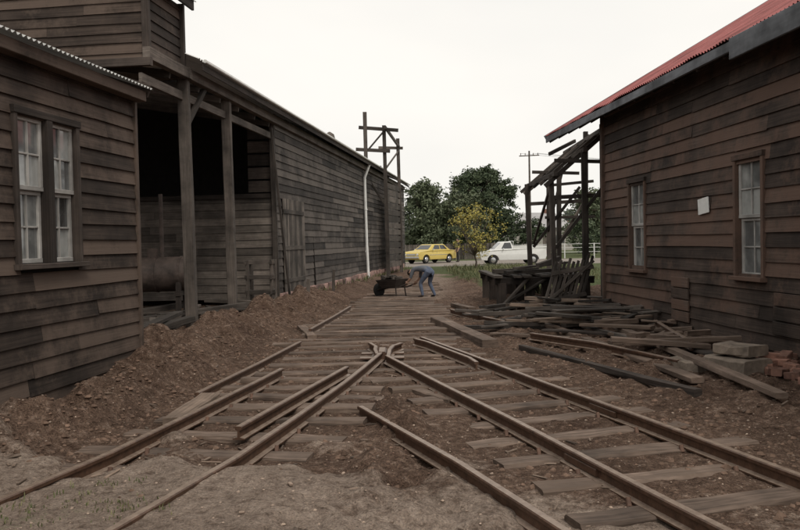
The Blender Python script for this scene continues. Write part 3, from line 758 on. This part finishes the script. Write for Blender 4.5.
tree('young_yellow_tree',4.25,45,crown(rr,34,1.75,1.4,.9,3.4,.3,.5,False),M_leafy,11,.06,.8,.05,8)
tree('garden_tree',14.8,90,crown(rr,14,1.6,1.4,1.4,3.6,.6,.9),M_leafd,28,.16,1.4,.15,9)
tree('garden_tree',20.5,84,crown(rr,34,3.2,2.8,1.6,6.2,.9,1.2),M_leafm,30,.17,2.,.2,10)
tree('garden_tree',17.0,72,crown(rr,16,1.9,1.6,.7,2.9,.6,.9),M_leafd,28,.13,.9,.12,11)
tree('garden_tree',25.5,80,crown(rr,30,3.2,2.8,1.4,6.0,.9,1.2),M_leafm,28,.17,2.,.2,13)
lf=[];fc=[];rr=random.Random(12)
for i in range(190):
    x=rr.uniform(-50,100);y=rr.uniform(150,185);h=rr.uniform(5.,9)*(1.0+.5*noise.noise(V(x*.05,0,0)));rw=rr.uniform(1.6,3)
    for q in range(150):
        zz=rr.random();kk=math.sqrt(1-zz**2)+.15
        p=V(x+rr.gauss(0,.6)*rw*kk,y+rr.gauss(0,.6)*rw*kk,.4+zz*h)
        a=V(rr.gauss(0,1),rr.gauss(0,1),rr.gauss(0,1)).normalized();b_=a.cross(V(rr.gauss(0,1),rr.gauss(0,1),rr.gauss(0,1))).normalized();s=rr.uniform(.3,.65);k=len(lf)
        lf+= [tuple(p-a*s),tuple(p+b_*s*.6),tuple(p+a*s),tuple(p-b_*s*.6)];fc.append((k,k+1,k+2,k+3))
me=bpy.data.meshes.new('distant_trees');me.from_pydata(lf,[],fc);me.materials.append(leafmat('leaf_far_haze',(.10,.115,.10),(.14,.155,.135),(.18,.20,.175)));sc.collection.objects.link(bpy.data.objects.new('distant_trees',me))  # pale greyish leaf colours paint distance haze into the far trees
# ------------------------------------------------------------ houses, fences, pole
def house(x,y,wd,dp,h,rh,wc,rc,ang=0.):
    e=empty('suburban_house');m=MB()
    def T(a,b_,z): return V(x+a*math.cos(ang)-b_*math.sin(ang),y+a*math.sin(ang)+b_*math.cos(ang),z)
    c=[(-wd/2,-dp/2),(wd/2,-dp/2),(wd/2,dp/2),(-wd/2,dp/2)]
    for i in range(4):
        a=c[i];b_=c[(i+1)%4];m.quad(T(*a,0),T(*b_,0),T(*b_,h),T(*a,h))
    mk('walls',m,wc,e);r_=MB();o=.4
    A=[T(-wd/2-o,-dp/2-o,h-.1),T(wd/2+o,-dp/2-o,h-.1),T(wd/2+o,dp/2+o,h-.1),T(-wd/2-o,dp/2+o,h-.1)];r0=T(-wd/2+1.2,0,h+rh);r1=T(wd/2-1.2,0,h+rh)
    r_.v=[tuple(v) for v in A+[r0,r1]]
    for f in ((0,1,5,4),(1,2,5),(2,3,4,5),(3,0,4)): r_.face(f)
    mk('roof',r_,rc,e);g_=MB()
    for a in (-wd*.3,wd*.28): g_.quad(T(a-.6,-dp/2-.02,1.),T(a+.6,-dp/2-.02,1.),T(a+.6,-dp/2-.02,2.1),T(a-.6,-dp/2-.02,2.1))
    mk('windows',g_,M_carglass,e);d=MB();d.beam(T(0,-dp/2-.03,0),T(0,-dp/2-.03,2.05),.85,.05);mk('door',d,M_grey,e)
    ch_=MB();ch_.beam(T(wd*.2,0,h),T(wd*.2,0,h+rh+.5),.5,.5);mk('chimney',ch_,M_brick,e)
Mw1=plain('house_wall',(.34,.32,.29),rough=.9,var=.1);Mr1=plain('house_roof',(.28,.16,.13),rough=.8,var=.2,scale=1);Mr2=plain('house_roof_grey',(.34,.33,.33),rough=.6,var=.2,scale=1)
house(19.0,112,8,7,3.2,2.1,Mw1,Mr2,.2);house(30,128,9,7,2.8,1.6,Mw1,Mr1,-.1)
f=MB();x=-6.
while x<8.5:
    f.beam((x,68,0),(x,68,1.35+R.uniform(-.03,.03)),.17,.03,up=(0,-1,0));x+=.19
f.beam((-6,68.04,.9),(8.5,68.04,.9),.05,.08);mk('paling_fence',f,M_grey)
f=MB();x=8.6
while x<34:
    f.beam((x,65,0),(x,65,1.2),.08,.08);x+=2.4
for z in (.5,.85,1.15): f.tube([(8.6,65,z),(34,65,z)],.02,n=6)
mk('post_and_rail_fence',f,M_pale)
p=MB();px,py=13.1,80
p.tube([(px,py,0),(px,py,10.4)],[.14,.08],n=10)
p.beam((px-1.,py,9.9),(px+1.,py,9.95),.08,.1)
for a in (-.85,-.4,.4,.85): p.tube([(px+a,py,9.98),(px+a,py,10.18)],.04,n=6)
mk('utility_pole',p,M_grey)
wr=MB()
for a in (-.85,.85,.4):
    pts=[(px+a+ t*50,py+t*8,10.15-4*1.3*t*(1-t)) for t in [i/14 for i in range(15)]];wr.tube(pts,.012,n=4)
mk('power_lines',wr,M_backing)
# ------------------------------------------------------------ vehicles
M_tyre=plain('tyre',(.02,.02,.02),rough=.9);M_chrome=plain('chrome',(.5,.5,.5),rough=.25,metal=.9,var=.1)
M_yel=plain('yellow_car_paint',(.60,.46,.12),rough=.3,var=.06,spec=.5);M_wh=plain('white_car_paint',(.70,.70,.68),rough=.3,var=.05,spec=.5)
M_lamp=plain('tail_lamp',(.35,.03,.02),rough=.3);M_head=plain('head_lamp',(.7,.7,.68),rough=.15)
import bmesh
def car(name,loc,yaw,paint,ute=False):
    e=empty(name,loc);e.rotation_euler=(0,0,yaw);wy=.80
    if ute: side=[(-2.2,.5),(-2.2,1.02),(.05,1.02),(.05,.98),(1.2,.96),(2.0,.86),(2.15,.75),(2.15,.42)]
    else: side=[(-2.15,.45),(-2.15,.86),(-2.05,.92),(-1.3,.96),(.95,.96),(1.95,.87),(2.12,.76),(2.15,.42)]
    low=[]
    for cx in (1.35,-1.3):
        low.append((cx+.38,.28))
        for i in range(1,8):
            t=math.pi*i/8; low.append((cx+.38*math.cos(t),.28+.37*math.sin(t)))
        low.append((cx-.38,.28))
    poly=side+[(2.1,.3)]+low+[(-2.12,.3)]
    def bump(x,z): return wy-.05*abs(x/2.15)**3-.06*max(0,(z-.6))-.03*max(0,.45-z)
    bm=bmesh.new();a=[bm.verts.new((x,bump(x,z),z)) for x,z in poly];b_=[bm.verts.new((x,-bump(x,z),z)) for x,z in poly]
    n=len(poly);bm.faces.new(a);bm.faces.new(b_[::-1])
    for i in range(n): bm.faces.new((a[i],a[(i+1)%n],b_[(i+1)%n],b_[i]))
    bmesh.ops.recalc_face_normals(bm,faces=bm.faces)
    me=bpy.data.meshes.new('body');bm.to_mesh(me);me.materials.append(paint);o=bpy.data.objects.new('body',me);sc.collection.objects.link(o);o.parent=e
    md=o.modifiers.new('b','BEVEL');md.width=.03;md.segments=2;md.limit_method='ANGLE'
    x0,x1=(-.05,1.3) if ute else (-1.45,1.05);t0,t1=(.12,.72) if ute else (-.85,.35);zb,zt=.95,(1.48 if ute else 1.38);wb,wt=.73,.58
    c=MB();B=[(x0,-wb,zb),(x1,-wb,zb),(x1,wb,zb),(x0,wb,zb)];T_=[(t0,-wt,zt),(t1,-wt,zt),(t1,wt,zt),(t0,wt,zt)]
    c.v=B+T_
    for f in ((4,5,6,7),(0,1,5,4),(1,2,6,5),(2,3,7,6),(3,0,4,7)): c.face(f)
    o=mk('cabin',c,paint,e);md=o.modifiers.new('b','BEVEL');md.width=.05;md.segments=3
    g_=MB()
    def pane(i0,i1,u0,u1,v0=.14,v1=.86,out=.008):
        a=Vector(B[i0]);b2=Vector(B[i1]);c2=Vector(T_[i1]);d2=Vector(T_[i0]);nn=(b2-a).cross(d2-a).normalized()
        def q(u,v): return (a.lerp(b2,u)).lerp(d2.lerp(c2,u),v)
        cen=V((x0+x1)/2,0,1.15)
        if nn.dot(q(.5,.5)-cen)<0: nn=-nn
        g_.quad(*[q(u,v)+nn*out for u,v in ((u0,v0),(u1,v0),(u1,v1),(u0,v1))])
    if ute: pane(0,1,.1,.66);pane(2,3,.34,.9);pane(1,2,.08,.92);pane(3,0,.1,.9)
    else:
        for a_,b2 in ((.12,.45),(.49,.84)): pane(0,1,a_,b2);pane(2,3,1-b2,1-a_)
        pane(1,2,.08,.92);pane(3,0,.08,.92)
    mk('windows',g_,M_carglass,e)
    wh=MB();hb=MB()
    for cx in (1.35,-1.3):
        for s in (-1,1):
            wh.tube([(cx,s*.56,.3),(cx,s*.60,.3),(cx,s*.74,.3),(cx,s*.77,.3)],[.27,.3,.3,.26],n=22)
            hb.tube([(cx,s*.765,.3),(cx,s*.785,.3),(cx,s*.80,.3)],[.18,.16,.06],n=16)
    mk('tyres',wh,M_tyre,e);mk('hubcaps',hb,M_chrome,e)
    bu=MB();bu.beam((2.2,-.74,.46),(2.2,.74,.46),.08,.12,ch=.03);bu.beam((-2.24,-.74,.48),(-2.24,.74,.48),.08,.12,ch=.03)
    bu.beam((2.16,-.4,.66),(2.16,.4,.66),.02,.12)
    for s in (-1,1): bu.beam((.7,s*.82,1.0),(.7,s*.93,1.02),.06,.1)
    mk('bumpers_and_grille',bu,M_chrome,e)
    l1=MB();l2=MB()
    for s in (-1,1):
        l1.tube([(2.13,s*.58,.66),(2.175,s*.58,.66)],[.09,.085],n=14);l2.beam((-2.2,s*.52,.72),(-2.2,s*.7,.72),.03,.12)
    mk('headlamps',l1,M_head,e);mk('tail_lamps',l2,M_lamp,e)
    t_=MB()
    if ute:
        t_.beam((-2.2,.74,1.1),(0.,.74,1.1),.05,.14);t_.beam((-2.2,-.74,1.1),(0.,-.74,1.1),.05,.14);t_.beam((-2.19,-.7,1.1),(-2.19,.7,1.1),.05,.14)
        t_.tube([(0,-.62,1.05),(-.02,-.6,1.5),(-.02,.6,1.5),(0,.62,1.05)],.025,n=6)
        mk('tray_sides',t_,paint,e)
    else:
        for s in (-1,1):
            t_.beam((.15,s*.785,.35),(.15,s*.765,.92),.012,.006)
            t_.beam((-1.1,s*.80,.62),(1.0,s*.80,.62),.01,.03)
        mk('door_seams',t_,M_chrome,e)
car('yellow_sedan',(2.25,59.,0.004),rad(228),M_yel)
car('white_utility_truck',(7.3,52.6,.004),rad(186),M_wh,True)
# ------------------------------------------------------------ people
M_skin=plain('skin',(.42,.26,.19),rough=.55,var=.08);M_hair=plain('hair',(.03,.02,.015),rough=.8);M_shirt=plain('shirt_grey',(.12,.13,.15),rough=.9,var=.2,scale=10)
M_jean=plain('jeans_blue',(.09,.11,.16),rough=.9,var=.25,scale=10);M_boot=plain('boots',(.03,.022,.018),rough=.7)
def human(name,loc,yaw,J,shirt,trous):
    e=empty(name,loc);e.rotation_euler=(0,0,yaw)
    rad_={'pelvis':(.15,.12),'waist':(.135,.11),'chest':(.165,.13),'neckb':(.075,.075),'neck':(.055,.055),
      'hip':(.095,.095),'knee':(.06,.06),'ankle':(.042,.042),'heel':(.045,.045),'toe':(.035,.03),'shoulder':(.07,.07),'elbow':(.043,.043),'wrist':(.028,.03)}
    names=['pelvis','waist','chest','neckb','neck'];edges=[('pelvis','waist'),('waist','chest'),('chest','neckb'),('neckb','neck')]
    for s in 'LR':
        names+= [k+s for k in ('hip','knee','ankle','toe','shoulder','elbow','wrist')]
        edges+= [('pelvis','hip'+s),('hip'+s,'knee'+s),('knee'+s,'ankle'+s),('ankle'+s,'toe'+s),('chest','shoulder'+s),('shoulder'+s,'elbow'+s),('elbow'+s,'wrist'+s)]
    idx={k:i for i,k in enumerate(names)}
    me=bpy.data.meshes.new('body');me.from_pydata([J[k] for k in names],[(idx[a],idx[b]) for a,b in edges],[])
    o=bpy.data.objects.new('body',me);sc.collection.objects.link(o)
    md=o.modifiers.new('s','SKIN');
    for k in names:
        sv=me.skin_vertices[0].data[idx[k]];kk=k if k in rad_ else k[:-1];sv.radius=rad_[kk];sv.use_root=(k=='pelvis')
    s2=o.modifiers.new('ss','SUBSURF');s2.levels=2;s2.render_levels=2
    dg=bpy.context.evaluated_depsgraph_get();dg.update();ev=o.evaluated_get(dg);nm=bpy.data.meshes.new_from_object(ev)
    bpy.data.objects.remove(o);nm.materials.clear()
    for q in (shirt,trous,M_skin,M_boot): nm.materials.append(q)
    lab=[]
    for a,b in edges:
        if a[:-1]=='ankle': L_=3
        elif 'hip' in b or 'knee' in b or 'ankle' in b: L_=1
        elif 'wrist' in b or b=='neck': L_=2
        else: L_=0
        lab.append((Vector(J[a]),Vector(J[b]),L_))
    for p in nm.polygons:
        c=p.center;best=9;bl=0
        for a,b,l_ in lab:
            d=b-a;t=clamp((c-a).dot(d)/max(1e-6,d.length_squared));q=(a+d*t-c).length
            if q<best: best=q;bl=l_
        if bl==0 and (c-Vector(J['pelvis'])).length<.12: bl=1
        p.material_index=bl;p.use_smooth=True
    o=bpy.data.objects.new('body',nm);sc.collection.objects.link(o);o.parent=e
    n=Vector(J['neck']);hd=(Vector(J['head'])-n).normalized();c=Vector(J['head']);fw=Vector(J['look']).normalized();fw=(fw-hd*fw.dot(hd)).normalized();sd=hd.cross(fw)
    def sph(name,c,rx,ry,rz,mat,ns=16):
        m=MB()
        for i in range(ns+1):
            t=math.pi*i/ns
            for j in range(ns):
                f_=2*math.pi*j/ns;x=math.sin(t)*math.cos(f_);y_=math.sin(t)*math.sin(f_);z=math.cos(t)
                jaw=1-.28*clamp(-z)*(1 if x<0.3 else .5); 
                m.v.append(tuple(c+fw*(x*rx*jaw)+sd*(y_*ry*jaw)+hd*(z*rz)))
        for i in range(ns):
            for j in range(ns): m.face((i*ns+j,i*ns+(j+1)%ns,(i+1)*ns+(j+1)%ns,(i+1)*ns+j))
        return mk(name,m,mat,e,True)
    sph('head',c,.095,.078,.12,M_skin);sph('hair',c-fw*.014+hd*.022,.094,.084,.112,M_hair)
    f_=MB();f_.tube([c+fw*.09+hd*.02,c+fw*.112-hd*.018,c+fw*.094-hd*.026],[.008,.015,.008],n=6)
    for s in (-1,1): f_.tube([c+sd*s*.078-hd*.03,c+sd*s*.088+hd*.0,c+sd*s*.08+hd*.03],[.008,.014,.01],n=6)
    mk('nose_and_ears',f_,M_skin,e,True)
    f_=MB()
    for s in (-1,1): f_.tube([c+fw*.086+sd*s*.03+hd*.004,c+fw*.092+sd*s*.03+hd*.004],.010,n=8)
    f_.tube([c+fw*.086-sd*.022-hd*.058,c+fw*.09-hd*.058,c+fw*.086+sd*.022-hd*.058],.005,n=6);mk('eyes_and_mouth',f_,M_hair,e)
    h=MB()
    for s in 'LR':
        w_=Vector(J['wrist'+s]);el=Vector(J['elbow'+s]);d=(w_-el).normalized();pn=fw.cross(d)
        pn=pn.normalized() if pn.length>.1 else V(0,1,0);bn=d.cross(pn)
        sgn=1 if s=='L' else -1
        h.beam(w_-d*.01,w_+d*.09,.078,.03,ch=.012,seg=3,up=pn)
        for i,lf_ in enumerate((.065,.078,.072,.055)):
            b0=w_+d*.085+bn*((i-1.5)*.02);h.tube([b0-d*.02,b0+d*lf_*.5+pn*sgn*.006,b0+d*lf_*.8+pn*sgn*.022,b0+d*lf_*.85+pn*sgn*.042],[.010,.009,.008,.006],n=6)
        b0=w_+d*.025-bn*.03;h.tube([b0,b0-bn*.03+d*.02,b0-bn*.038+d*.05+pn*sgn*.02],[.012,.010,.007],n=6)
    mk('hands',h,M_skin,e,True)
    return e
J={'pelvis':(-.12,0,.80),'waist':(.04,0,.86),'chest':(.26,0,.86),'neckb':(.40,0,.82),'neck':(.45,0,.79),'head':(.55,0,.73),'look':(.5,0,-1)}
for s,k in (('L',1),('R',-1)):
    J.update({'hip'+s:(-.12,k*.1,.74),'knee'+s:(.06+.06*k,k*.14,.43),'ankle'+s:(-.08+.1*k,k*.15,.09),'toe'+s:(.08+.1*k,k*.17,.04),'shoulder'+s:(.33,k*.19,.83),'elbow'+s:(.40,k*.22,.58),'wrist'+s:(.52,k*.21,.46)})
mx,my=.74,22.6
human('bending_man',(mx,my,zat(mx,my)),rad(140),J,M_shirt,M_jean)
J={'pelvis':(0,0,.95),'waist':(.01,0,1.1),'chest':(0,0,1.32),'neckb':(-.01,0,1.47),'neck':(.0,0,1.53),'head':(.02,0,1.64),'look':(1,0,0)}
for s,k in (('L',1),('R',-1)):
    J.update({'hip'+s:(0,k*.1,.9),'knee'+s:(.03,k*.11,.5),'ankle'+s:(0,k*.12,.08),'toe'+s:(.15,k*.14,.04),'shoulder'+s:(0,k*.19,1.41),'elbow'+s:(-.02,k*.24,1.14),'wrist'+s:(.1,k*.22,.92)})
human('standing_person',(4.35,59.5,0.004),rad(200),J,plain('jacket_dark',(.03,.03,.035),rough=.9),plain('trousers_dark',(.05,.05,.055),rough=.9))
hx,hy=mx+.56*math.cos(rad(140)),my+.56*math.sin(rad(140))
bxx,byy=hx+.62*math.cos(rad(140)),hy+.62*math.sin(rad(140))
wb=empty('wheelbarrow',(bxx,byy,zat(bxx,byy)));wb.rotation_euler=(0,0,rad(-40))
t=MB()
bt=[(-.35,-.2,.28),(.2,-.22,.30),(.2,.22,.30),(-.35,.2,.28)];tt=[(-.5,-.29,.50),(.32,-.31,.54),(.32,.31,.54),(-.5,.29,.50)]
t.v=bt+tt
for f in ((0,1,2,3),(0,1,5,4),(1,2,6,5),(2,3,7,6),(3,0,4,7)): t.face(f)
o=mk('tray',t,M_dark,wb);md=o.modifiers.new('s','SOLIDIFY');md.thickness=.012
t=MB()
for s in (-1,1):
    t.tube([(-.62,s*.06,.20),(-.3,s*.16,.27),(.3,s*.2,.30),(.66,s*.21,.42)],.02,n=8)
    t.tube([(.2,s*.2,.30),(.24,s*.22,.0)],.018,n=8)
t.tube([(.24,-.22,.02),(.24,.22,.02)],.015,n=6);mk('frame_and_legs',t,M_dark,wb)
t=MB()
t.tube([(-.62,-.045,.2),(-.62,-.03,.2),(-.62,.03,.2),(-.62,.045,.2)],[.15,.2,.2,.15],n=22)
t.tube([(-.62,-.08,.2),(-.62,.08,.2)],.02,n=8);mk('wheel',t,M_tyre,wb)
t=MB()
for i in range(26):
    x,y_=R.uniform(-.35,.2),R.uniform(-.18,.18);a=R.random()*3;d=V(math.cos(a),math.sin(a),R.uniform(-.2,.2))*.12;p_=V(x,y_,.46+R.random()*.16);t.beam(p_-d,p_+d,.09,.08,ch=.02,seg=2,jit=.012)
mk('load',t,M_post,wb)
# ------------------------------------------------------------ light, sky, camera
wd=bpy.data.worlds.new("World");sc.world=wd;wd.use_nodes=True;nt=wd.node_tree;L=nt.links
bg=nt.nodes['Background']
sky=N(nt,'ShaderNodeTexSky');sky.sky_type='NISHITA';sky.sun_disc=False;sky.sun_elevation=rad(50);sky.sun_rotation=rad(155)
tc=N(nt,'ShaderNodeTexCoord');mp=N(nt,'ShaderNodeMapping');mp.inputs['Scale'].default_value=(1.2,1.2,3.);L.new(tc.outputs['Generated'],mp.inputs[0])
n=N(nt,'ShaderNodeTexNoise',i_Scale=1.3,i_Detail=4.,i_Roughness=.5);L.new(mp.outputs[0],n.inputs['Vector'])
r=ramp(nt,[(.3,(8.3,8.2,7.9)),(.7,(9.9,9.55,8.95))]);L.new(n.outputs[0],r.inputs[0])
c=mix(nt,'MIX',.97,sky.outputs[0],r.outputs[0]);L.new(c,bg.inputs['Color']);bg.inputs['Strength'].default_value=.105
sl_=bpy.data.lights.new('sun','SUN');sl_.energy=1.5;sl_.angle=rad(20);sl_.color=(1,.93,.83)
so=bpy.data.objects.new('sun',sl_);sc.collection.objects.link(so)
so.rotation_euler=(rad(40),0,rad(25))
cam=bpy.data.cameras.new('camera');cam.lens=36;cam.sensor_width=36;cam.clip_end=3000;cam.clip_start=.05
co=bpy.data.objects.new('camera',cam);sc.collection.objects.link(co)
co.matrix_world=Matrix.Translation((0,0,1.6))@Matrix.Rotation(rad(90-1.647),4,'X')@Matrix.Rotation(rad(-1.2),4,'Z')
sc.camera=co
sc.view_settings.view_transform='Standard';sc.view_settings.look='None';sc.view_settings.exposure=0
